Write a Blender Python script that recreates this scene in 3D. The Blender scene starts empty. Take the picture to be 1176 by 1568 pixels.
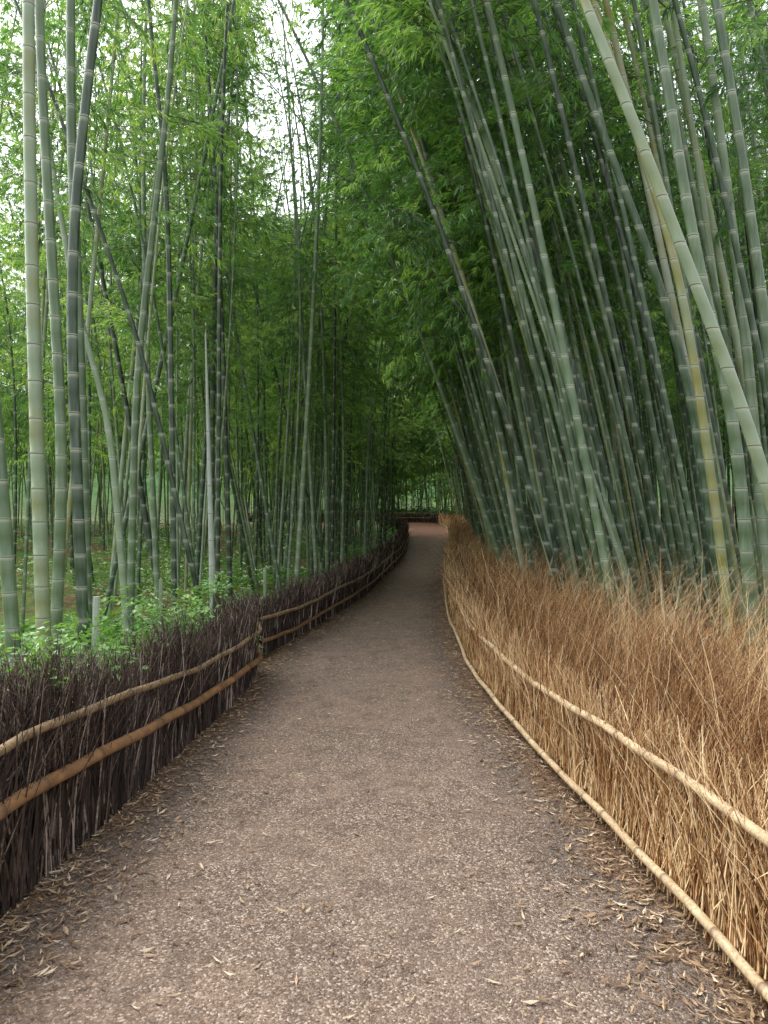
import bpy, math
import numpy as np
from mathutils import Vector
rng = np.random.default_rng(7)
scene = bpy.context.scene
scene.view_settings.view_transform = 'Standard'
scene.view_settings.look = 'None'
scene.view_settings.exposure = 0

# ------------------------------------------------------------------ helpers
def link(ob, parent=None):
    scene.collection.objects.link(ob)
    if parent is not None:
        ob.parent = parent
    return ob

def empty(name):
    return link(bpy.data.objects.new(name, None))

def raw_mesh(name, V, F, attrs=None, smooth=False, mat=None):
    V = np.asarray(V, dtype=np.float32).reshape(-1, 3)
    F = np.asarray(F, dtype=np.int32)
    n, k = F.shape
    me = bpy.data.meshes.new(name)
    me.vertices.add(len(V)); me.vertices.foreach_set("co", V.ravel())
    me.loops.add(n * k); me.loops.foreach_set("vertex_index", F.ravel())
    me.polygons.add(n)
    me.polygons.foreach_set("loop_start", np.arange(0, n * k, k, dtype=np.int32))
    me.polygons.foreach_set("loop_total", np.full(n, k, dtype=np.int32))
    me.update(calc_edges=True)
    me.polygons.foreach_set("use_smooth", np.full(n, bool(smooth)))
    if attrs:
        for a, arr in attrs.items():
            at = me.attributes.new(a, 'FLOAT', 'POINT')
            at.data.foreach_set("value", np.asarray(arr, dtype=np.float32).ravel())
    if mat: me.materials.append(mat)
    me.validate()
    return me

def obj(name, me, parent=None):
    return link(bpy.data.objects.new(name, me), parent)

def tubes(P, R, S, u=(1,0,0), v=(0,1,0)):
    P = np.asarray(P, float); R = np.asarray(R, float)
    N, K, _ = P.shape
    a = np.arange(S) * 2 * np.pi / S
    off = np.cos(a)[:, None] * np.array(u)[None] + np.sin(a)[:, None] * np.array(v)[None]
    V = P[:, :, None, :] + R[:, :, None, None] * off[None, None]
    idx = np.arange(N * K * S).reshape(N, K, S)
    nx = np.roll(idx, -1, axis=2)
    F = np.stack([idx[:, :-1], nx[:, :-1], nx[:, 1:], idx[:, 1:]], -1).reshape(-1, 4)
    return V.reshape(-1, 3), F

class Acc:
    def __init__(s): s.V=[]; s.F=[]; s.A={}; s.n=0
    def add(s, V, F, **att):
        s.V.append(V); s.F.append(F + s.n); s.n += len(V)
        for k, a in att.items():
            s.A.setdefault(k, []).append(np.broadcast_to(np.asarray(a, float), (len(V),)).copy())
    def mesh(s, name, smooth=False, mat=None):
        return raw_mesh(name, np.concatenate(s.V), np.concatenate(s.F),
                        {k: np.concatenate(a) for k, a in s.A.items()}, smooth, mat)

# ------------------------------------------------------------------ layout curves
LN = np.array([(-1.64,.3),(-1.60,1.5),(-1.53,2.9),(-1.46,3.8),(-1.38,5.0),(-1.28,6.2),(-1.25,7.0),(-1.42,7.5)])
LF = np.array([(-1.42,7.9),(-1.30,8.5),(-.92,10.6),(-.36,14.4),(.46,23.8),(.95,32),(1.05,36),(.0,40)])
RT = np.array([(1.33,.3),(1.28,1.5),(1.2,2.5),(1.12,3.5),(1.0,4.7),(.9,6.0),(.86,7.3),(.93,10.3),(1.27,15.6),(2.04,23.8),(2.9,33),(3.4,40),(3.3,45)])
LALL = np.concatenate([[(-1.7,-6)], LN[:6], [(-1.30,7.6)], LF[1:], [(-3,42.5),(-9,46)]])
RALL = np.concatenate([[(1.5,-6)], RT, [(3.3,53)]])
def cr(pts, y):
    y = np.asarray(y, float)
    base = lambda q: np.interp(q, pts[:,1], pts[:,0])
    w = 0.35 + 0.03*np.abs(y)
    return (base(y-w)+2*base(y)+base(y+w))/4
def lx(y): return cr(LALL, y)
def rx(y): return cr(RALL, y)
def HY(y):
    t = np.clip((np.asarray(y,float)-22)/28, 0, 1); return 0.95*t*t*(3-2*t)
def H(x, y):
    x = np.asarray(x, float); y = np.asarray(y, float)
    h = HY(y)
    dl = np.clip(lx(y)-0.6-x, 0, 100); dr = np.clip(x-rx(y)-1.0, 0, 100)
    s = np.clip(dl/3, 0, 1)+np.clip(dr/3, 0, 1)
    h = h + s*(0.07*np.sin(x*1.1+y*.7)+0.06*np.sin(y*1.3-x*.5))
    h = h + 0.02*np.minimum(dl,20) + 0.03*dr
    r = np.maximum(np.maximum(-x-30, x-18), y-60)
    k = np.clip(r/40, 0, 1)
    return h + 16*k*k*(3-2*k)

# ------------------------------------------------------------------ materials
def newmat(name):
    m = bpy.data.materials.new(name); m.use_nodes = True
    nt = m.node_tree; nt.nodes.clear()
    out = nt.nodes.new('ShaderNodeOutputMaterial')
    return m, nt, out
def L(nt, a, b): nt.links.new(a, b)
def ramp(nt, fac, stops, interp='LINEAR'):
    r = nt.nodes.new('ShaderNodeValToRGB'); r.color_ramp.interpolation = interp
    e = r.color_ramp.elements
    while len(e) < len(stops): e.new(0.5)
    for i, (p, c) in enumerate(stops):
        e[i].position = p; e[i].color = (*c, 1)
    L(nt, fac, r.inputs[0]); return r.outputs[0]
def mix(nt, f, a, b, mode='MIX'):
    m = nt.nodes.new('ShaderNodeMix'); m.data_type = 'RGBA'; m.blend_type = mode
    for s, val in ((m.inputs[0], f), (m.inputs[6], a), (m.inputs[7], b)):
        if isinstance(val, bpy.types.NodeSocket): L(nt, val, s)
        elif isinstance(val, (int, float)): s.default_value = val
        else: s.default_value = (*val, 1)
    return m.outputs[2]
def noise(nt, scale, detail=4, vec=None, rough=.55):
    n = nt.nodes.new('ShaderNodeTexNoise'); n.inputs['Scale'].default_value = scale
    n.inputs['Detail'].default_value = detail; n.inputs['Roughness'].default_value = rough
    if vec is not None: L(nt, vec, n.inputs['Vector'])
    return n.outputs[0]
def attr(nt, name, typ='GEOMETRY'):
    a = nt.nodes.new('ShaderNodeAttribute'); a.attribute_type = typ; a.attribute_name = name
    return a.outputs['Fac']
def pos(nt):
    return nt.nodes.new('ShaderNodeNewGeometry').outputs['Position']
def mth(nt, op, a, b=0.0):
    m = nt.nodes.new('ShaderNodeMath'); m.operation = op
    for s, val in ((m.inputs[0], a), (m.inputs[1], b)):
        if isinstance(val, bpy.types.NodeSocket): L(nt, val, s)
        else: s.default_value = val
    return m.outputs[0]
def bump(nt, h, strength=.5, dist=.01):
    b = nt.nodes.new('ShaderNodeBump'); b.inputs['Strength'].default_value = strength
    b.inputs['Distance'].default_value = dist; L(nt, h, b.inputs['Height']); return b.outputs[0]
def g(v): return (v, v, v)
def princ(nt, out, col, rough=.6, spec=.5, nrm=None):
    p = nt.nodes.new('ShaderNodeBsdfPrincipled')
    if isinstance(col, bpy.types.NodeSocket): L(nt, col, p.inputs['Base Color'])
    else: p.inputs['Base Color'].default_value = (*col, 1)
    p.inputs['Roughness'].default_value = rough
    p.inputs['Specular IOR Level'].default_value = spec
    if nrm is not None: L(nt, nrm, p.inputs['Normal'])
    if out is not None: L(nt, p.outputs[0], out.inputs[0])
    return p

def leaf_mat(name, c0, c1, c2, trans=.4, rough=.38):
    m, nt, out = newmat(name)
    f = mth(nt, 'ADD', mth(nt, 'MULTIPLY', attr(nt, 'tint'), .7), mth(nt, 'MULTIPLY', attr(nt, 'lt'), .3))
    col = ramp(nt, f, [(.08, c0), (.5, c1), (.92, c2)])
    p = princ(nt, None, col, rough, .7)
    tr = nt.nodes.new('ShaderNodeBsdfTranslucent')
    L(nt, mix(nt, 1.0, col, (1.6, 1.6, .8), 'MULTIPLY'), tr.inputs[0])
    ms = nt.nodes.new('ShaderNodeMixShader'); ms.inputs[0].default_value = trans
    L(nt, p.outputs[0], ms.inputs[1]); L(nt, tr.outputs[0], ms.inputs[2]); L(nt, ms.outputs[0], out.inputs[0])
    return m
M_leafL = leaf_mat('bamboo_leaf_light', (.045,.12,.045), (.15,.31,.085), (.40,.54,.17), .46, .34)
M_leafR = leaf_mat('bamboo_leaf_deep', (.035,.10,.035), (.115,.27,.065), (.31,.50,.13), .44, .34)
M_under = leaf_mat('undergrowth_leaf', (.045,.12,.025), (.10,.25,.05), (.22,.40,.09), .3)

def culm_mat():
    m, nt, out = newmat('bamboo_culm')
    seg = attr(nt, 'seg'); t = attr(nt, 'ct')
    fr = mth(nt, 'FRACT', seg)
    P = pos(nt)
    mp = nt.nodes.new('ShaderNodeMapping'); mp.inputs['Scale'].default_value = (40, 40, 3)
    L(nt, P, mp.inputs[0])
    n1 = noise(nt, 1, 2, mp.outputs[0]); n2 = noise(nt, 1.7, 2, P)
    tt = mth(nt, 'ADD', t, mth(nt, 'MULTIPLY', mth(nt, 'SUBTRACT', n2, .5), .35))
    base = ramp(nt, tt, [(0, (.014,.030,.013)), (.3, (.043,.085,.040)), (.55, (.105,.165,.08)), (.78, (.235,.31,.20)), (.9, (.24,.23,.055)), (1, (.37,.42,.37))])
    base = mix(nt, ramp(nt, n1, [(.5, g(0)), (.85, g(.4))]), base, (.26,.31,.23))
    powder = ramp(nt, fr, [(0, g(.6)), (.025, g(.0)), (.5, g(0)), (.86, g(.10)), (.95, g(.55)), (.958, g(.9)), (.972, g(0)), (.985, g(.7))])
    base = mix(nt, powder, base, (.47,.51,.41))
    dark = ramp(nt, fr, [(0, g(0)), (.958, g(0)), (.972, g(.9)), (.988, g(0))])
    base = mix(nt, dark, base, (.03,.035,.02))
    princ(nt, out, base, .36, .5)
    return m
M_culm = culm_mat()

def strand_mat(name, stops, rough=.6):
    m, nt, out = newmat(name)
    t = attr(nt, 'tint')
    n = noise(nt, 60, 1, pos(nt)); n3 = noise(nt, 2.2, 2, pos(nt))
    f = mth(nt, 'ADD', t, mth(nt, 'MULTIPLY', mth(nt, 'SUBTRACT', n, .5), .35))
    f = mth(nt, 'ADD', f, mth(nt, 'MULTIPLY', mth(nt, 'SUBTRACT', n3, .5), .6))
    princ(nt, out, ramp(nt, f, stops), rough, .3)
    return m
M_twig = strand_mat('dark_brushwood', [(0, (.010,.007,.006)), (.45, (.040,.026,.021)), (.75, (.105,.07,.055)), (1, (.42,.34,.28))], .65)
M_straw = strand_mat('dry_straw', [(0, (.05,.022,.010)), (.35, (.21,.095,.035)), (.65, (.43,.245,.10)), (1, (.76,.59,.35))], .6)
M_litter = strand_mat('fallen_leaves_mat', [(0, (.08,.045,.025)), (.4, (.19,.115,.065)), (.75, (.36,.25,.15)), (1, (.58,.48,.34))], .7)

def rail_mat(name, ca, cb):
    m, nt, out = newmat(name)
    seg = attr(nt, 'seg'); fr = mth(nt, 'FRACT', seg)
    n = noise(nt, 9, 5, pos(nt)); n2 = noise(nt, 80, 3, pos(nt))
    c = mix(nt, ramp(nt, n, [(.35, g(0)), (.65, g(1))]), ca, cb)
    c = mix(nt, ramp(nt, n2, [(.45, g(0)), (.75, g(.65))]), c, (.11,.08,.055))
    d = ramp(nt, fr, [(0, g(.85)), (.035, g(0)), (.93, g(0)), (1, g(.75))])
    c = mix(nt, d, c, (.08,.05,.03))
    princ(nt, out, c, .5, .4, bump(nt, n2, .5, .003)); return m
M_railL = rail_mat('weathered_bamboo_rail', (.29,.20,.11), (.16,.11,.06))
M_railLo = rail_mat('orange_bamboo_rail', (.31,.16,.07), (.17,.09,.04))
M_railR = rail_mat('pale_bamboo_rail', (.60,.46,.28), (.42,.30,.17))

def plain(name, c, rough=.8, var=.4, sc=6):
    m, nt, out = newmat(name)
    n = noise(nt, sc, 5, pos(nt))
    princ(nt, out, mix(nt, n, tuple(x*(1-var) for x in c), tuple(x*(1+var) for x in c)), rough, .2, bump(nt, n, .5, .02))
    return m
M_coreL = plain('brushwood_core', (.014,.009,.007))
M_coreR = plain('straw_core', (.08,.04,.018), .9, .6, 30)
M_twigstem = plain('bamboo_twig', (.08,.12,.045), .5)

def path_mat():
    m, nt, out = newmat('gravel_path')
    P = pos(nt); e = attr(nt, 'edge')
    vo = nt.nodes.new('ShaderNodeTexVoronoi'); vo.inputs['Scale'].default_value = 120; L(nt, P, vo.inputs['Vector'])
    sep = nt.nodes.new('ShaderNodeSeparateColor'); L(nt, vo.outputs['Color'], sep.inputs[0])
    fine = ramp(nt, sep.outputs[0], [(0, (.085,.060,.044)), (.5, (.18,.130,.098)), (.85, (.29,.222,.17)), (1, (.54,.45,.37))])
    n1 = noise(nt, 1.1, 6, P, .6); n2 = noise(nt, 5, 5, P, .65); n3 = noise(nt, 240, 2, P); n5 = noise(nt, .55, 4, P, .6)
    c = mix(nt, ramp(nt, n1, [(.42, g(0)), (.62, g(.75))]), fine, mix(nt, .5, fine, (.30,.205,.148)))
    c = mix(nt, ramp(nt, n2, [(.47, g(0)), (.66, g(.8))]), c, mix(nt, .55, fine, (.088,.062,.047)))
    c = mix(nt, ramp(nt, n5, [(.52, g(0)), (.66, g(.45))]), c, mix(nt, .5, fine, (.12,.105,.095)))
    c = mix(nt, ramp(nt, n3, [(.35, g(.4)), (.5, g(0))]), c, (.06,.045,.035))
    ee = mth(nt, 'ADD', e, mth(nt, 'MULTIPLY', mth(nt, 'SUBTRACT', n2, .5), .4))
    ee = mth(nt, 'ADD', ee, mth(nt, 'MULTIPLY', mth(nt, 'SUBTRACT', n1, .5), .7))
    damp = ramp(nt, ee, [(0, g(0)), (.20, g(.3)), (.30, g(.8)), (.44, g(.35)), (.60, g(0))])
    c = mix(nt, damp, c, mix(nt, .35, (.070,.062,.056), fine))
    lit = ramp(nt, ee, [(0, g(1)), (.19, g(.9)), (.29, g(0))])
    n4 = noise(nt, 45, 4, P, .7)
    c = mix(nt, lit, c, ramp(nt, n4, [(.3, (.055,.033,.02)), (.5, (.14,.087,.052)), (.7, (.29,.20,.13))]))
    sy = nt.nodes.new('ShaderNodeSeparateXYZ'); L(nt, P, sy.inputs[0])
    yy_ = mth(nt, 'ADD', mth(nt, 'MULTIPLY', sy.outputs[1], .01), mth(nt, 'MULTIPLY', mth(nt, 'SUBTRACT', n1, .5), .1))
    c = mix(nt, ramp(nt, yy_, [(.33, g(0)), (.37, g(.9))]), c, ramp(nt, n2, [(.35, (.10,.045,.028)), (.65, (.22,.11,.07))]))
    hh = mth(nt, 'ADD', mth(nt, 'MULTIPLY', vo.outputs['Distance'], -1.0), mth(nt, 'MULTIPLY', n3, .4))
    princ(nt, out, c, .82, .22, bump(nt, hh, 1.0, .007))
    return m
M_path = path_mat()

def ground_mat():
    m, nt, out = newmat('forest_floor')
    P = pos(nt)
    n1 = noise(nt, .35, 5, P); n2 = noise(nt, 7, 6, P, .7); n3 = noise(nt, 40, 3, P)
    c = ramp(nt, n2, [(.3, (.06,.038,.022)), (.5, (.14,.09,.052)), (.7, (.28,.20,.13))])
    gg = ramp(nt, n3, [(.3, (.03,.07,.015)), (.7, (.11,.25,.04))])
    sx = nt.nodes.new('ShaderNodeSeparateXYZ'); L(nt, P, sx.inputs[0])
    left = ramp(nt, mth(nt, 'MULTIPLY', sx.outputs[0], -.3), [(0, g(0)), (.5, g(1))])
    f = mix(nt, 1.0, ramp(nt, n1, [(.42, g(0)), (.58, g(.75))]), left, 'MULTIPLY')
    c = mix(nt, f, c, gg)
    far = ramp(nt, mth(nt, 'MULTIPLY', sx.outputs[1], .01), [(.47, g(0)), (.52, g(.85))])
    c = mix(nt, far, c, ramp(nt, noise(nt, 3, 5, P, .75), [(.4, (.02,.035,.015)), (.65, (.07,.12,.035))]))
    hi = ramp(nt, mth(nt, 'MULTIPLY', sx.outputs[2], .25), [(.45, g(0)), (.8, g(1))])
    c = mix(nt, hi, c, ramp(nt, noise(nt, 1.2, 6, P, .75), [(.35, (.015,.04,.012)), (.65, (.07,.15,.04))]))
    princ(nt, out, c, .9, .1, bump(nt, n2, .8, .05)); return m
M_ground = ground_mat()

# ------------------------------------------------------------------ ground + path
ys = np.concatenate([[-400,-150,-60,-25,-12], np.arange(-6, 12, .4), np.arange(12, 62, 1.0), np.arange(62, 110, 4), [130,180,260,500]])
xs = np.concatenate([[-500,-250,-140,-100], np.arange(-80, -14, 4), np.arange(-14, 10, .6), np.arange(10, 62, 3), [80,140,250,500]])
X, Y = np.meshgrid(xs, ys); Z = H(X, Y)
nx, ny = len(xs), len(ys)
i = np.arange(nx*ny).reshape(ny, nx)
F = np.stack([i[:-1,:-1], i[:-1,1:], i[1:,1:], i[1:,:-1]], -1).reshape(-1, 4)
obj('ground', raw_mesh('ground', np.stack([X, Y, Z], -1), F, None, True, M_ground))
py = np.concatenate([np.arange(-6, 12, .4), np.arange(12, 48, 1.0)])
nc = 25; tt = np.linspace(0, 1, nc)
l = lx(py)-.10; r = rx(py)+.10
PX = l[:,None] + (r-l)[:,None]*tt[None]; PYY = np.repeat(py[:,None], nc, 1)
PZ = HY(PYY) + .008
ed = np.minimum(PX-l[:,None], r[:,None]-PX)
i = np.arange(len(py)*nc).reshape(len(py), nc)
F = np.stack([i[:-1,:-1], i[:-1,1:], i[1:,1:], i[1:,:-1]], -1).reshape(-1, 4)
obj('gravel_path', raw_mesh('gravel_path', np.stack([PX, PYY, PZ], -1), F, {'edge': ed}, True, M_path))

# ------------------------------------------------------------------ fences
def along(pts, n, power=1.0):
    seg = np.diff(pts, axis=0); ln = np.hypot(seg[:,0], seg[:,1]); cum = np.concatenate([[0], np.cumsum(ln)])
    s = np.linspace(0, cum[-1], 4000)
    xx = np.interp(s, cum, pts[:,0]); yy = np.interp(s, cum, pts[:,1])
    k = np.ones(61)/61; pad = 30
    def sm(a):
        a2 = np.concatenate([2*a[0]-a[pad:0:-1], a, 2*a[-1]-a[-2:-pad-2:-1]]); return np.convolve(a2, k, 'valid')
    xx, yy = sm(xx), sm(yy)
    w = 1/np.maximum(yy, 1.8)**power; c = np.cumsum(w); c = (c-c[0])/(c[-1]-c[0])
    q = np.interp(rng.random(n), c, np.arange(4000))
    x = np.interp(q, np.arange(4000), xx); y = np.interp(q, np.arange(4000), yy)
    dx = np.gradient(xx); dy = np.gradient(yy); nn = np.hypot(dx, dy)
    tx = np.interp(q, np.arange(4000), dx/nn); ty = np.interp(q, np.arange(4000), dy/nn)
    return x, y, tx, ty, (xx, yy)

def rail(name, pts, offf, zf, r, mat, parent, phase=0., step=.33):
    _,_,_,_, (xx, yy) = along(pts, 2)
    d = np.concatenate([[0], np.cumsum(np.hypot(np.diff(xx), np.diff(yy)))])
    ss = []
    k = 0; s = 0.0; segs = []
    while s < d[-1]:
        st = step*(1+.25*math.sin(k*2.7+phase))
        for f in (0, .035, .5, .965):
            ss.append(s+f*st); segs.append(k+f)
        s += st; k += 1
    ss = np.array(ss); segs = np.array(segs); ok = ss <= d[-1]; ss = ss[ok]; segs = segs[ok]
    x = np.interp(ss, d, xx); y = np.interp(ss, d, yy)
    tx = np.gradient(x); ty = np.gradient(y); n = np.hypot(tx, ty); tx/=n; ty/=n
    o = offf(y); z = zf(y) + .008*np.sin(ss*2.1+phase)+.004*np.sin(ss*7.3+phase)
    px = x + ty*o + .006*np.sin(ss*1.3+phase)+.003*np.sin(ss*5.7); pyy = y - tx*o
    fr = segs % 1
    R = np.where(fr < .01, r*1.15, r) * (1-.15*ss/d[-1])
    S = 10
    a = np.arange(S)*2*np.pi/S
    V = np.zeros((len(ss), S, 3))
    V[:,:,0] = px[:,None] + R[:,None]*np.cos(a)[None]*ty[:,None]
    V[:,:,1] = pyy[:,None] - R[:,None]*np.cos(a)[None]*tx[:,None]
    V[:,:,2] = z[:,None] + HY(pyy)[:,None] + R[:,None]*np.sin(a)[None]
    idx = np.arange(len(ss)*S).reshape(-1, S); nxx = np.roll(idx, -1, 1)
    F = np.stack([idx[:-1], nxx[:-1], nxx[1:], idx[1:]], -1).reshape(-1, 4)
    return obj(name, raw_mesh(name, V, F, {'seg': np.repeat(segs, S)}, True, mat), parent)

def ribbon(name, pts, prof, mat, parent):
    _,_,_,_, (xx, yy) = along(pts, 2)
    q = np.linspace(0, 3999, 160).astype(int); x = xx[q]; y = yy[q]
    tx = np.gradient(x); ty = np.gradient(y); n = np.hypot(tx, ty); tx/=n; ty/=n
    V = []
    for o, z in prof:
        wob = .03*np.sin(y*7+o*9)+.02*np.sin(y*17)
        V.append(np.stack([x+ty*o, y-tx*o, (z+(wob if z > .1 else 0))+HY(y), ], -1))
    V = np.stack(V, 1); K = len(prof)
    i = np.arange(len(q)*K).reshape(-1, K)
    F = np.stack([i[:-1,:-1], i[:-1,1:], i[1:,1:], i[1:,:-1]], -1).reshape(-1, 4)
    return obj(name, raw_mesh(name, V, F, None, False, mat), parent)

def strands(pts, n, side, dfun, hfun, rad, tilt_o, tilt_a, bend, tints, z0=(0, .03), power=1.0, K=4, noise_k=.012, omin=-9):
    x, y, tx, ty, _ = along(pts, n, power)
    d = dfun(n); h = hfun(n, y)
    ox, oy = ty*side, -tx*side
    zz = HY(y) + rng.uniform(z0[0], z0[1], n)
    to = np.maximum(rng.normal(tilt_o[0], tilt_o[1], n), omin); ta = rng.normal(tilt_a[0], tilt_a[1], n)
    ta = ta + .10*np.sin(y*3.3)+.08*np.sin(y*7.9+1)
    bo = rng.normal(bend[0], bend[1], n); ba = rng.normal(0, bend[1], n)
    ts = np.linspace(0, 1, K)
    u = ts[None]*h[:,None]
    O = d[:,None] + u*to[:,None] + bo[:,None]*u*ts[None]
    A = u*ta[:,None] + ba[:,None]*u*ts[None]
    jit = rng.normal(0, noise_k, (n, K, 2))*ts[None,:,None]
    P = np.zeros((n, K, 3))
    P[...,0] = x[:,None] + O*ox[:,None] + A*tx[:,None] + jit[...,0]
    P[...,1] = y[:,None] + O*oy[:,None] + A*ty[:,None] + jit[...,1]
    P[...,2] = zz[:,None] + u
    rr = rng.uniform(rad[0], rad[1], n)*np.maximum(1, y/5)**.9
    R = rr[:,None]*(1-.65*ts[None]**2)
    V, F = tubes(P, R, 3)
    return V, F, np.repeat(tints(n, h), K*3)

U = rng.uniform
tuft = lambda y: 1+.11*np.sin(y*4.1)+.09*np.sin(y*9.7+2)+.08*np.sin(y*21)
def left_fence(name, pts, n1, n2, top, zup, zlo, rup, rlo):
    E = empty(name); a = Acc()
    V,F,t = strands(pts, n1, -1, lambda n: U(-.05,.12,n), lambda n,y: U(.45,1.0,n)*top(y)*tuft(y), (.0022,.0065), (.02,.07), (0,.13), (0,.05),
                    lambda n,h: np.clip(rng.normal(.46,.29,n),0,1), noise_k=.012)
    a.add(V,F,tint=t)
    V,F,t = strands(pts, n2, -1, lambda n: U(-.02,.2,n), lambda n,y: U(.7,1.10,n)*top(y)*tuft(y), (.0012,.0035), (.05,.12), (0,.22), (0,.16),
                    lambda n,h: np.clip(rng.normal(.55,.22,n),0,1), noise_k=.022)
    a.add(V,F,tint=t)
    x,y,tx,ty,_ = along(pts, n2*2, 1.0); n=len(x)
    tp = top(y)*tuft(y)
    b = U(-.03,.2,n); z = tp*U(.7,1.0,n); h = U(.03,.14,n)
    P = np.zeros((n,2,3)); P[:,0,0]=x-ty*b; P[:,0,1]=y+tx*b; P[:,0,2]=z+HY(y)
    P[:,1]=P[:,0]+np.stack([rng.normal(0,.045,n),rng.normal(0,.045,n),h],-1)
    V,F = tubes(P, np.stack([U(.001,.0028,n)*np.maximum(1,y/5), np.full(n,.0008)],-1), 3)
    a.add(V,F,tint=np.repeat(np.clip(rng.normal(.62,.22,n),0,1),6))
    obj('twigs', a.mesh('twigs', False, M_twig), E)
    ribbon('core', pts, [(-.03,0),(-.05,.34),(-.10,.42),(-.14,.34),(-.14,0)], M_coreL, E)
    rail('rail_upper', pts, lambda y: .085+0*y, zup, rup, M_railL, E, 0.3)
    rail('rail_lower', pts, lambda y: .095+0*y, zlo, rlo, M_railLo, E, 1.7, .4)
    return E
fn = left_fence('brushwood_fence', LN, 9000, 5500, lambda y: np.interp(y,[0,3,4.5,7],[.90,.82,.72,.70]),
     lambda y: np.interp(y,[0,3,5,7,7.6],[.76,.70,.53,.47,.58]), lambda y: np.interp(y,[0,3,5.5,7,7.6],[.54,.46,.28,.22,.32]), .021, .031)
ff = left_fence('brushwood_fence', LF, 6000, 4500, lambda y: np.interp(y,[8,12,20,40],[.55,.60,.62,.7]),
     lambda y: np.interp(y,[8,9,14,40],[.44,.40,.42,.5]), lambda y: np.interp(y,[8,9,14,40],[.2,.17,.2,.25]), .022, .022)
def stake(parent, x, y, h, r, lean, col_t):
    P = np.array([[(x,y,0),(x+lean*.5,y,h*.5),(x+lean,y,h),(x+lean,y,h+.001)]]); R=np.array([[r,r,r*.95,.0005]])
    V,F = tubes(P,R,8); obj('stake', raw_mesh('stake',V,F,{'seg':V[:,2]*3.3,'ct':np.full(len(V),col_t)},False,M_culm), parent)
for (x,y,h,r,ln,ct) in [(-1.80,4.55,1.08,.022,.03,1.1),(-1.72,5.7,1.08,.016,.0,.7),(-1.55,6.7,.92,.013,.01,.3),(-1.6,6.95,.88,.012,.02,.3)]:
    stake(fn,x,y,h,r,ln,ct)
for (x,y,h,r,ln,ct) in [(-1.45,9.0,.92,.022,.0,.7),(-1.3,10.0,.84,.02,.01,.62),(-.98,11.4,.82,.02,.01,.6),(-.75,13,.84,.022,0,.7),(-.4,15.5,.85,.022,0,.6),(.0,19,.85,.025,0,.7),(.3,23,.9,.025,0,.6)]:
    stake(ff,x,y,h,r,ln,ct)

E = empty('dry_straw_fence'); a = Acc()
hs_ = lambda y: np.interp(y,[0,7,14,30],[.98,.93,.78,.6])*(1+.05*np.sin(y*3.7)+.05*np.sin(y*8.3+1))
V,F,t = strands(RT, 11000, 1, lambda n: U(.0,.10,n), lambda n,y: U(.25,.60,n), (.0020,.0050), (.22,.09), (.22,.28), (0,.10),
                lambda n,h: np.clip(rng.normal(.70,.28,n),0,1), z0=(0,.12), omin=.1, noise_k=.012); a.add(V,F,tint=t)
V,F,t = strands(RT, 5000, 1, lambda n: U(.0,.14,n), lambda n,y: U(.12,.34,n), (.0018,.0046), (.12,.16), (.30,.42), (0,.2),
                lambda n,h: np.clip(rng.normal(.74,.28,n),0,1), z0=(.02,.40), omin=-.1, noise_k=.012); a.add(V,F,tint=t)
V,F,t = strands(RT, 14000, 1, lambda n: U(.08,.75,n), lambda n,y: U(.55,1.0,n)*hs_(y), (.0014,.0038), (.24,.15), (.06,.25), (.12,.2),
                lambda n,h: np.clip(rng.normal(.40,.22,n),0,1), noise_k=.024, K=5, omin=.12); a.add(V,F,tint=t)
V,F,t = strands(RT, 5500, 1, lambda n: U(.12,.9,n), lambda n,y: U(.85,1.36,n)*hs_(y), (.0009,.0022), (.22,.24), (.05,.32), (.2,.3),
                lambda n,h: np.clip(rng.normal(.68,.28,n),0,1), noise_k=.03, K=6, omin=.1); a.add(V,F,tint=t)
V,F,t = strands(RT, 700, 1, lambda n: U(.10,.25,n), lambda n,y: U(.50,.80,n), (.0010,.0026), (.08,.10), (.05,.4), (-.2,.2),
                lambda n,h: np.clip(rng.normal(.66,.28,n),0,1), noise_k=.02, K=6, omin=-.10); a.add(V,F,tint=t)
x,y,tx,ty,_ = along(RT, 15000, 1.0); n=len(x)
z = U(.48,1.0,n)*hs_(y); b = .16+.28*z+U(0,.5,n)
P = np.zeros((n,2,3)); P[:,0]=np.stack([x+ty*b,y-tx*b,z+HY(y)],-1)
P[:,1]=P[:,0]+np.stack([rng.normal(.0,.08,n),rng.normal(.0,.08,n),U(-.03,.15,n)],-1)
V,F=tubes(P,np.stack([U(.0008,.002,n)*np.maximum(1,y/5),np.full(n,.0006)],-1),3)
a.add(V,F,tint=np.repeat(np.clip(rng.normal(.46,.24,n),0,1),6))
obj('straw', a.mesh('straw', False, M_straw), E)
ribbon('core', RT, [(.06,0),(.17,.34),(.35,.45),(.9,.43),(1.1,0)], M_coreR, E)
rail('rail_upper', RT, lambda y: .045+0*y, lambda y: np.interp(y,[0,2.6,5,8,40],[.57,.54,.44,.41,.42]), .021, M_railR, E, .9)
rail('rail_lower', RT, lambda y: -.02+0*y, lambda y: np.interp(y,[0,2.6,5,8,40],[.12,.11,.09,.10,.12]), .019, M_railR, E, 2.2)

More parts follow.
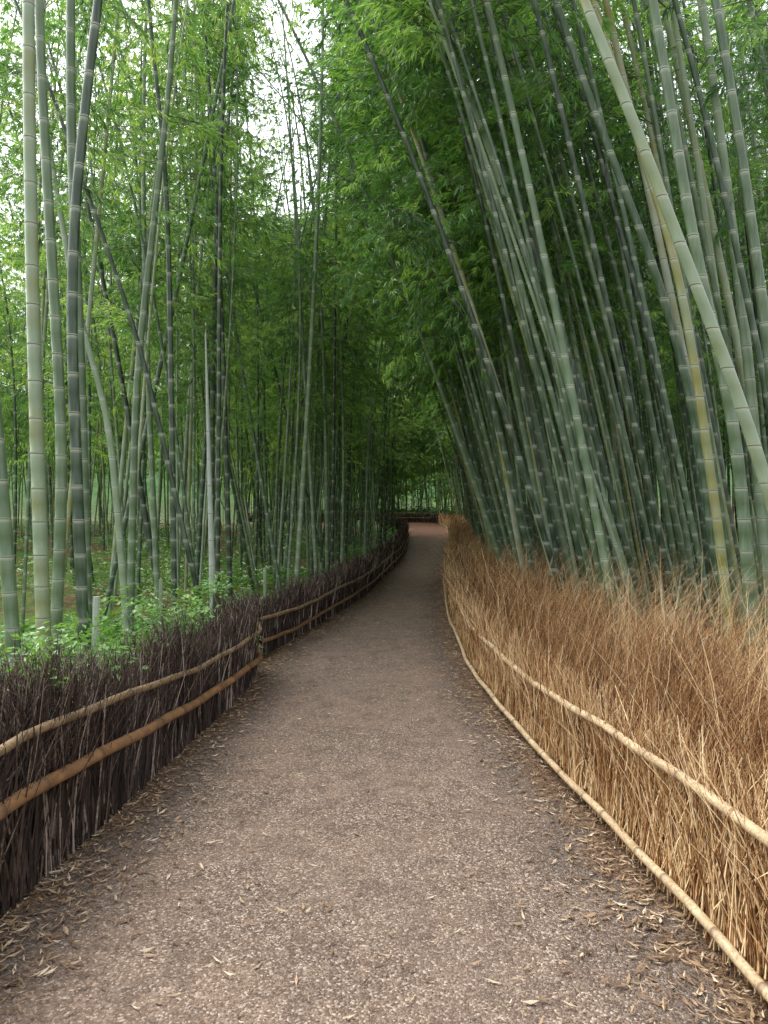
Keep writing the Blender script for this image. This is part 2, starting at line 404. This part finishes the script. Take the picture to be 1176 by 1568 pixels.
E = empty('cross_fence'); cf = np.array([(-9,49),(-3,48.3),(1,47.8),(3.0,46.8),(3.6,45)]); a=Acc()
x,y,tx,ty,_=along(cf,2600,0.); n=len(x); h=U(.25,.6,n)
P=np.zeros((n,2,3)); P[:,0]=np.stack([x,y,H(x,y)],-1); P[:,1]=P[:,0]+np.stack([rng.normal(0,.08,n),rng.normal(0,.05,n),h],-1)
V,F=tubes(P,np.full((n,2),.015),3); a.add(V,F,tint=np.repeat(np.clip(rng.normal(.7,.2,n),0,1),6))
obj('twigs',a.mesh('twigs',False,M_twig),E)
_,_,_,_,(xx,yy)=along(cf,2); q=np.linspace(0,3999,60).astype(int)
for nm,zr in (('rail_upper',.6),('rail_lower',.3)):
    P=np.stack([xx[q],yy[q]-.08,H(xx[q],yy[q])+zr],-1)[None]; V,F=tubes(P,np.full((1,60),.025),6,(0,1,0),(0,0,1))
    obj(nm,raw_mesh(nm,V,F,{'seg':np.repeat(np.arange(60)*.7,6)},True,M_railL),E)

# ------------------------------------------------------------------ fallen leaves
n=26000
yy=1.2+ (rng.random(n)**1.7)*24
side=rng.random(n)<.5
e=np.abs(rng.normal(0,.2,n)); far=rng.random(n)<.13; e=np.where(far,U(0,2.4,n),e)
xx=np.where(side, lx(yy)+.04+e, rx(yy)-.0-e)
ok=(xx>lx(yy))&(xx<rx(yy)); xx=xx[ok]; yy=yy[ok]; n=len(xx)
ang=U(0,2*np.pi,n); ln=U(.006,.034,n); wd=ln*U(.08,.24,n); z=.012+U(0,.010,n)+HY(yy)
c,s=np.cos(ang),np.sin(ang)
def q4(dx,dy,dz): return np.stack([xx+dx*c-dy*s, yy+dx*s+dy*c, z+dz],-1)
V=np.stack([q4(-ln,0*ln,U(0,.008,n)),q4(0*ln,-wd,0),q4(ln,0*ln,U(0,.012,n)),q4(0*ln,wd,U(0,.005,n))],1)
F=np.arange(n*4).reshape(n,4)
obj('fallen_leaves',raw_mesh('fallen_leaves',V,F,{'tint':np.repeat(np.clip(rng.normal(.5,.28,n),0,1),4)},False,M_litter))

# ------------------------------------------------------------------ leaf sprays
def make_leaves(base, dirs, length, width, up_jit=.5):
    n=len(base)
    dirs=dirs/np.linalg.norm(dirs,axis=1)[:,None]
    side=np.cross(dirs, np.array([0,0,1.])+rng.normal(0,up_jit,(n,3))); side/=np.linalg.norm(side,axis=1)[:,None]+1e-9
    mid=base+dirs*(length*.38)[:,None]
    tip=base+dirs*length[:,None]; tip[:,2]-=length*.18
    V=np.stack([base, mid-side*width[:,None]/2, tip, mid+side*width[:,None]/2],1)
    return V.reshape(-1,3), np.arange(n*4).reshape(n,4)
def spray(name, mat, seed):
    a=Acc(); stemA=Acc()
    nt_=12; B=[];D=[]
    t=np.linspace(0,1,5); main=np.stack([t, .05*np.sin(t*5+seed), .22*t-.50*t**2],-1)
    V,F=tubes(main[None], (.006*(1-.7*t))[None],3,(0,1,0),(0,0,1)); stemA.add(V,F,lt=0.)
    for k in range(nt_):
        tk=.12+.88*(k+rng.random())/nt_
        p0=np.array([np.interp(tk,t,main[:,j]) for j in range(3)])
        az=(1 if k%2 else -1)*U(.4,1.2); lnn=U(.14,.36)*(1.15-.4*tk)
        d=np.array([math.cos(az),math.sin(az),U(-.75,.1)])
        tw=p0+np.array([0,1.])[:,None]*d*lnn
        V,F=tubes(tw[None],np.full((1,2),.0022),3,(0,0,1),(1,0,0) if abs(d[1])>.6 else (0,1,0)); stemA.add(V,F,lt=0.)
        for q in range(int(U(10,14))):
            s_=U(.45,1.0); b=tw[0]+s_*(tw[1]-tw[0])     # leaves gathered at twig ends -> distinct clusters
            da=math.atan2(d[1],d[0])+rng.normal(0,.6)
            B.append(b); D.append([math.cos(da),math.sin(da),U(-1.5,-.1)])
    B=np.array(B);D=np.array(D,float); n=len(B)
    V,F=make_leaves(B,D,U(.07,.12,n),U(.012,.020,n),.7)
    a.add(V,F,lt=np.repeat(rng.random(n),4))
    nf=len(F); a.add(np.concatenate(stemA.V), np.concatenate(stemA.F), lt=0.)
    me=a.mesh(name,False,mat); me.materials.append(M_twigstem)
    mi=np.zeros(len(me.polygons),dtype=np.int32); mi[nf:]=1; me.polygons.foreach_set('material_index',mi)
    return bpy.data.objects.new(name,me)
def under(name,mat,seed):
    n=34; az=U(0,6.28,n); rr=U(0,.22,n)
    B=np.stack([rr*np.cos(az),rr*np.sin(az),U(.04,.28,n)*(1-rr*2)],-1); D=np.stack([np.cos(az),np.sin(az),U(-.3,.4,n)],-1)
    V,F=make_leaves(B,D,U(.05,.09,n),U(.03,.05,n),.4)
    return bpy.data.objects.new(name,raw_mesh(name,V,F,{'lt':np.repeat(rng.random(n),4)},False,mat))
def coll(name, obs):
    c=bpy.data.collections.new(name)
    for o in obs: c.objects.link(o)
    return c
C_L=coll('bamboo_spray_light',[spray('spray_light_%d'%k,M_leafL,k) for k in range(6)])
C_R=coll('bamboo_spray_deep',[spray('spray_deep_%d'%k,M_leafR,k+10) for k in range(6)])
C_U=coll('undergrowth_tuft',[under('tuft_%d'%k,M_under,k) for k in range(4)])

def instancer(name, co, rot, scl, tint, collection, parent=None):
    co=np.asarray(co,np.float32); n=len(co)
    me=bpy.data.meshes.new(name); me.vertices.add(n); me.vertices.foreach_set('co',co.ravel())
    a=me.attributes.new('rot','FLOAT_VECTOR','POINT'); a.data.foreach_set('vector',np.asarray(rot,np.float32).ravel())
    for nm,arr in (('scl',scl),('tint',tint)):
        a=me.attributes.new(nm,'FLOAT','POINT'); a.data.foreach_set('value',np.asarray(arr,np.float32))
    a=me.attributes.new('idx','INT','POINT'); a.data.foreach_set('value',rng.integers(0,len(collection.objects),n).astype(np.int32))
    o=obj(name,me,parent)
    ng=bpy.data.node_groups.new(name,'GeometryNodeTree')
    ng.interface.new_socket('Geometry',in_out='INPUT',socket_type='NodeSocketGeometry')
    ng.interface.new_socket('Geometry',in_out='OUTPUT',socket_type='NodeSocketGeometry')
    gi=ng.nodes.new('NodeGroupInput'); go=ng.nodes.new('NodeGroupOutput')
    ip=ng.nodes.new('GeometryNodeInstanceOnPoints'); ci=ng.nodes.new('GeometryNodeCollectionInfo')
    ci.inputs['Collection'].default_value=collection; ci.inputs['Separate Children'].default_value=True; ci.inputs['Reset Children'].default_value=True
    def na(nm,ty):
        x=ng.nodes.new('GeometryNodeInputNamedAttribute'); x.data_type=ty; x.inputs['Name'].default_value=nm
        return [s for s in x.outputs if s.enabled and s.name=='Attribute'][0]
    er=ng.nodes.new('FunctionNodeEulerToRotation')
    k=ng.links.new
    k(gi.outputs[0],ip.inputs['Points']); k(ci.outputs[0],ip.inputs['Instance']); ip.inputs['Pick Instance'].default_value=True
    k(na('idx','INT'),ip.inputs['Instance Index']); k(na('rot','FLOAT_VECTOR'),er.inputs[0]); k(er.outputs[0],ip.inputs['Rotation'])
    rz=ng.nodes.new('GeometryNodeRealizeInstances')
    k(na('scl','FLOAT'),ip.inputs['Scale']); k(ip.outputs[0],rz.inputs[0]); k(rz.outputs[0],go.inputs[0])
    md=o.modifiers.new('scatter','NODES'); md.node_group=ng
    return o

# ------------------------------------------------------------------ bamboo culms
def culm_geom(path, r0, inter, S, near):
    z=path[:,2]; z0,z1=z[0],z[-1]
    zs=[];sg=[];zz=z0-.1;i=0
    while zz<z1:
        f=(zz-z0)/(z1-z0)
        st=inter*(.75+.5*min(1,f*3))*(1+.06*math.sin(i*3.1))
        if near:
            for q in (0,.03,.5,.955,.975): zs.append(zz+q*st); sg.append(i+q)
        else: zs.append(zz); sg.append(i)
        zz+=st; i+=1
    zs.append(z1); sg.append(i)
    zs=np.array(zs); sg=np.array(sg)
    x=np.interp(zs,z,path[:,0]); y=np.interp(zs,z,path[:,1])
    f=np.clip((zs-z0)/(z1-z0),0,1)
    R=r0*(1-.8*f**1.3)
    fr=sg%1
    if near: R=R*np.where(fr<.01,1.10,np.where(np.abs(fr-.975)<.004,.97,1))
    V,F=tubes(np.stack([x,y,zs],-1)[None],R[None],S)
    return V,F,np.repeat(sg,S)
def smooth_path(pts):
    p=np.array(pts,float); z=np.linspace(p[0,2],p[-1,2],60)
    x=np.interp(z,p[:,2],p[:,0]); y=np.interp(z,p[:,2],p[:,1])
    for _ in range(12):
        x[1:-1]=(x[:-2]+2*x[1:-1]+x[2:])/4; y[1:-1]=(y[:-2]+2*y[1:-1]+y[2:])/4
    return np.stack([x,y,z],-1)

sprL=[];sprR=[]
def add_sprays(store,path,n,zc,bias=None,smin=.8,smax=1.5,tm=.5,ts=.2,bf=.45):
    z=path[:,2]
    if zc>z[-1]: return
    q=zc+(z[-1]-zc)*rng.random(n)**1.0
    x=np.interp(q,z,path[:,0]); y=np.interp(q,z,path[:,1])
    az=U(0,2*np.pi,n)
    if bias is not None:
        k=rng.random(n)<bf; az=np.where(k,bias+rng.normal(0,.7,n),az)
    pitch=rng.normal(-.10,.35,n)
    tm=tm+rng.normal(0,.18)
    store.append(np.stack([x,y,q,az,pitch,U(smin,smax,n),np.clip(rng.normal(tm,ts,n),0,1)],-1))

heroes=[
 (.050,.80,13,6.5,'L',[(-2.32,5.1,0),(-2.42,5.1,2.88),(-2.46,5.1,5.1),(-2.3,5.2,13)]),
 (.045,.55,12,5.5,'L',[(-2.52,5.6,0),(-2.42,5.6,2.0),(-2.49,5.6,3.1),(-2.59,5.6,4.74),(-2.9,5.8,12)]),
 (.040,.12,12,5.2,'L',[(-2.0,5.0,0),(-2.10,5,2.4),(-2.13,5,3.3),(-2.02,5,4.4),(-1.93,5,5.05),(-1.3,5.4,12)]),
 (.050,.45,12,5.6,'L',[(-2.40,6,0),(-2.46,6,2.6),(-2.55,6,5),(-2.6,6.3,12)]),
 (.034,.14,13,4.8,'L',[(-2.26,8,0),(-2.30,8,2.9),(-2.33,8,4.67),(-2.39,8,5.7),(-2.53,8,6.8),(-3,8.2,13)]),
 (.028,.03,10,4.6,'L',[(-1.62,7.2,0),(-1.78,7,.9),(-2.3,7,3.17),(-2.83,7,4.7),(-3.17,7,5.64),(-5.0,7.4,10)]),
 (.028,.0,13,4.7,'L',[(-2.03,9,0),(-2.01,9,3),(-1.99,9,5.8),(-1.93,9,7.4),(-1.7,9.3,13)]),
 (.042,1.1,3.62,9,'L',[(-1.95,8.5,0),(-2.05,8.5,3.62)]),
 (.036,.72,9,4.6,'L',[(-2.40,7,0),(-2.46,7,.9),(-2.61,7,2.6),(-2.89,7,3.4),(-3.9,7.2,9)]),
 (.045,.5,11,5.5,'L',[(-2.25,4.6,0),(-2.39,4.6,1.94),(-2.6,4.6,4),(-3.2,4.8,11)]),
 (.040,.5,12,5.2,'L',[(-2.62,7.6,0),(-2.55,7.6,3),(-2.2,7.6,6),(-1.9,8,12)]),
 (.048,.78,12,6.8,'R',[(3.05,5,0),(2.6,5,1.8),(2.26,5,2.77),(2.0,5,3.39),(1.64,5,4.4),(1.33,5,5.07),(.3,5.6,9),(-.5,6,11)]),
 (.048,.50,12,6.8,'R',[(2.80,5.5,0),(2.73,5.5,.9),(2.61,5.5,2.4),(2.37,5.5,3.2),(2.2,5.5,4.2),(2.0,5.5,5.4),(1,5.8,12)]),
 (.045,.40,12,7.0,'R',[(3.3,5.8,0),(3.0,5.8,3.05),(2.78,5.8,4.6),(2.6,5.8,5.6),(1.6,6,12)]),
 (.043,.30,12,6.5,'R',[(2.95,6.2,0),(2.8,6.2,1.07),(2.59,6.2,2.6),(2.26,6.2,3.7),(1.71,6.2,5.07),(1.44,6.2,5.9),(-.2,6.8,11.5)]),
 (.040,.88,12,6.8,'R',[(2.85,6,0),(2.77,6,1.1),(2.63,6,2.05),(2.4,6,3.6),(1.7,6.2,6),(.8,6.5,12)]),
 (.040,.10,11,4.6,'R',[(2.4,7.5,0),(2.2,7.5,1.03),(1.94,7.5,3.1),(1.14,7.5,5.3),(.74,7.5,6.1),(-1.0,8,11)]),
 (.024,.0,5.62,3.9,'R',[(2.0,8,0),(1.85,8,1),(1.07,8,3.4),(.23,8,4.7),(-.62,8,5.4),(-1.19,8,5.62)]),
 (.050,.65,12,7.0,'R',[(3.5,6.6,0),(3.25,6.6,3),(3.0,6.6,5),(2.2,7,12)]),
]
placed=[]
for k,(r,ct,top,zc,sd,pts) in enumerate(heroes):
    p=smooth_path(pts)
    V,F,sg=culm_geom(p,r,.25,12,True)
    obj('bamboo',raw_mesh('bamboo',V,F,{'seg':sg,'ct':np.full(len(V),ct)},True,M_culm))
    placed.append((pts[0][0],pts[0][1]))
    if k==17: add_sprays(sprR,p,44,zc,None,.6,1.0,.6)
    elif zc<9: add_sprays(sprL if sd=='L' else sprR,p,34,zc,math.pi if sd=='R' else None,.6,1.0,.45)

accL=Acc();accR=Acc()
def tree(side,x,y):
    z0=float(H(x,y)); Ht=U(11.5,17)
    if y>47: Ht=U(16,22)
    if side=='R':
        d=x-float(rx(y)); edge=max(0,1-d/6)
        lean=-(.08+.20*edge)+rng.normal(0,.045); arch=-(.6+1.9*edge)*U(.4,1.1)
        if y>19: lean*=.7; arch*=.6
        ct=np.clip(rng.normal(.38,.27,),0,.84) if rng.random()>.07 else U(.86,.96)
        r=U(.018,.045)
    else:
        lean=rng.normal(-.01,.075) if rng.random()>.08 else rng.normal(0,.2); arch=rng.normal(0,1.3)
        ct=np.clip(rng.normal(.42,.24),0,.84) if rng.random()>.05 else U(.88,1.05)
        r=U(.018,.044)
    ly=rng.normal(-.0,.05); ay=rng.normal(0,1)
    t=np.linspace(0,1,24)
    P=np.stack([x+lean*t*Ht+arch*t**3, y+ly*t*Ht+ay*t**3, z0+t*Ht*(1-.06*t**3)],-1)
    near=y<13
    V,F,sg=culm_geom(P,r,U(.22,.30) if near else .30,8 if near else 5,near)
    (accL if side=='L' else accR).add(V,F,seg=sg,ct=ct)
    if side=='L':
        if y>47: add_sprays(sprL,P,20,z0+(U(2.5,5) if y<53 else U(.8,4)),None,1.5,2.6,.7,.25)  # end trees get the palest leaf tint, hazy glow put into the colour
        else:
            big = 1.15 if y<14 else 1.6 if y<28 else 2.1
            add_sprays(sprL,P,38 if y<14 else 27 if y<28 else 19,z0+U(2.6,4.8),None,big*.55,big,.5 if y<20 else .62,.27)  # farther trees get paler leaves: the distant glow is painted as tint
    else:
        if y<7.6: zc=U(5.2,7)
        elif y<20: zc=U(3.6,5.0)
        else: zc=U(4.2,6.2)
        if d>4: zc=U(2.6,5)
        n = (46 if (d<3.2 and y<20) else 20)
        add_sprays(sprR,P,n,z0+zc,math.pi+.4,.7,1.3 if y<22 else 2.0,.5 if d<4 else .3,.28,.6)
def scatter(side,n,xf,yr,mind,power=1.0):
    c=0;tries=0
    while c<n and tries<n*12:
        tries+=1
        y=yr[0]+(yr[1]-yr[0])*rng.random()**power; x=xf(y)
        if abs(x)/max(y,.1) > .80: continue
        if any((x-a)**2+(y-b)**2<mind*mind for a,b in placed): continue
        placed.append((x,y)); tree(side,x,y); c+=1
scatter('R',400,lambda y: float(rx(y))+1.1+ (rng.random()**1.3)*2.6,(6.3,46),.17,1.3)
scatter('R',380,lambda y: float(rx(y))+3.5+rng.random()*9,(6.5,44),.28,1.15)
scatter('L',170,lambda y: float(lx(y))-.55-rng.random()*3.0,(8,39),.25,.9)
scatter('L',330,lambda y: float(lx(y))-2.5-rng.random()*24,(6.5,44),.35,.85)
scatter('L',280,lambda y: U(-10,8.5),(48.8,60),.22,1.7)
gl=obj('bamboo_grove',accL.mesh('bamboo_grove',True,M_culm)); gr=obj('bamboo_grove',accR.mesh('bamboo_grove',True,M_culm))

# ------------------------------------------------------------------ foliage
def finish(store,name,C,parent):
    A=np.concatenate(store)
    x,y,z=A[:,0],A[:,1],A[:,2]
    cx=x+np.cos(A[:,3])*.6*A[:,5]
    keep=(y>3.8)&((z-1.6)/y<.80)&(np.abs(x)/y<.70)
    gx=np.interp(y,[5,25,60],[-.62,-2.9,-6.8])
    gap=(np.abs(cx-gx+.4*np.sin(z*1.1+y*.6))<(.26+.030*y))&((z-1.6)/y>.40)&(rng.random(len(A))<.96)
    well=(y>20)&(y<48)&(cx>lx(y)-1.6)&(cx<rx(y)+.6)&(rng.random(len(A))<.85)
    # natural clumping: thin pockets of the canopy so light and dark masses separate
    pocket=(np.sin(x*1.9+z*1.3)+np.sin(y*1.1-z*1.7)+np.sin(x*.8+y*1.6)>1.75)&(rng.random(len(A))<.8)&(y<30)
    keep&=~gap&~well&~pocket
    A=A[keep]
    rot=np.stack([rng.normal(0,.35,len(A)),A[:,4],A[:,3]],-1)
    instancer(name,A[:,:3],rot,A[:,5],A[:,6],C,parent); return len(A)
n1=finish(sprL,'foliage',C_L,gl); n2=finish(sprR,'foliage',C_R,gr)
n=4200; y=3+rng.random(n)**1.3*38; x=lx(y)-.35-rng.random(n)**1.5*18
cl=np.sin(x*.9+y*.35)+np.sin(y*.8-x*.5)+rng.normal(0,.5,n); k=(cl>.1)&(np.abs(x)/y<.7); x=x[k];y=y[k]
y=np.concatenate([y,U(49,57,500)]); x=np.concatenate([x,U(-8,9,500)]); n=len(x)
instancer('undergrowth',np.stack([x,y,H(x,y)],-1),np.stack([0*x,0*x,U(0,6.28,n)],-1),U(.7,1.9,n)*np.where(y>48,2.2,1),np.clip(rng.normal(.55,.25,n),0,1)*np.where(y>48,.4,1),C_U)
n=80; y=U(3.3,7.0,n); x=lx(y)-U(.10,.5,n); z=U(.45,.92,n)
instancer('climbing_vine',np.stack([x,y,z],-1),rng.normal(0,.5,(n,3)),U(.3,.8,n),np.clip(rng.normal(.7,.15,n),0,1),C_U)
print('sprays',n1,n2)

# ------------------------------------------------------------------ light
w=bpy.data.worlds.new('World'); scene.world=w; w.use_nodes=True; nt=w.node_tree; nt.nodes.clear()
out=nt.nodes.new('ShaderNodeOutputWorld'); bg=nt.nodes.new('ShaderNodeBackground')
sky=nt.nodes.new('ShaderNodeTexSky'); sky.sky_type='NISHITA'; sky.sun_disc=False
sky.sun_elevation=math.radians(58); sky.sun_rotation=math.radians(-50); sky.dust_density=4; sky.air_density=1.2
hs=nt.nodes.new('ShaderNodeHueSaturation'); hs.inputs['Saturation'].default_value=.2; hs.inputs['Value'].default_value=3.3
nt.links.new(sky.outputs[0],hs.inputs['Color']); nt.links.new(hs.outputs[0],bg.inputs[0]); bg.inputs[1].default_value=.15
nt.links.new(bg.outputs[0],out.inputs[0])
sd=bpy.data.lights.new('sun','SUN'); sd.energy=1.5; sd.angle=math.radians(20); sd.color=(1,.95,.88)
so=link(bpy.data.objects.new('sun',sd))
el=math.radians(58); az=math.radians(-50)
dv=Vector((math.sin(az)*math.cos(el), math.cos(az)*math.cos(el), math.sin(el)))
so.rotation_euler=dv.to_track_quat('Z','Y').to_euler()

cd=bpy.data.cameras.new('camera'); co=link(bpy.data.objects.new('camera',cd)); scene.camera=co
cd.sensor_fit='VERTICAL'; cd.sensor_height=36; cd.lens=26; cd.clip_end=2000; cd.clip_start=.05
co.location=(0,0,1.6); co.rotation_euler=(math.radians(90),0,0)
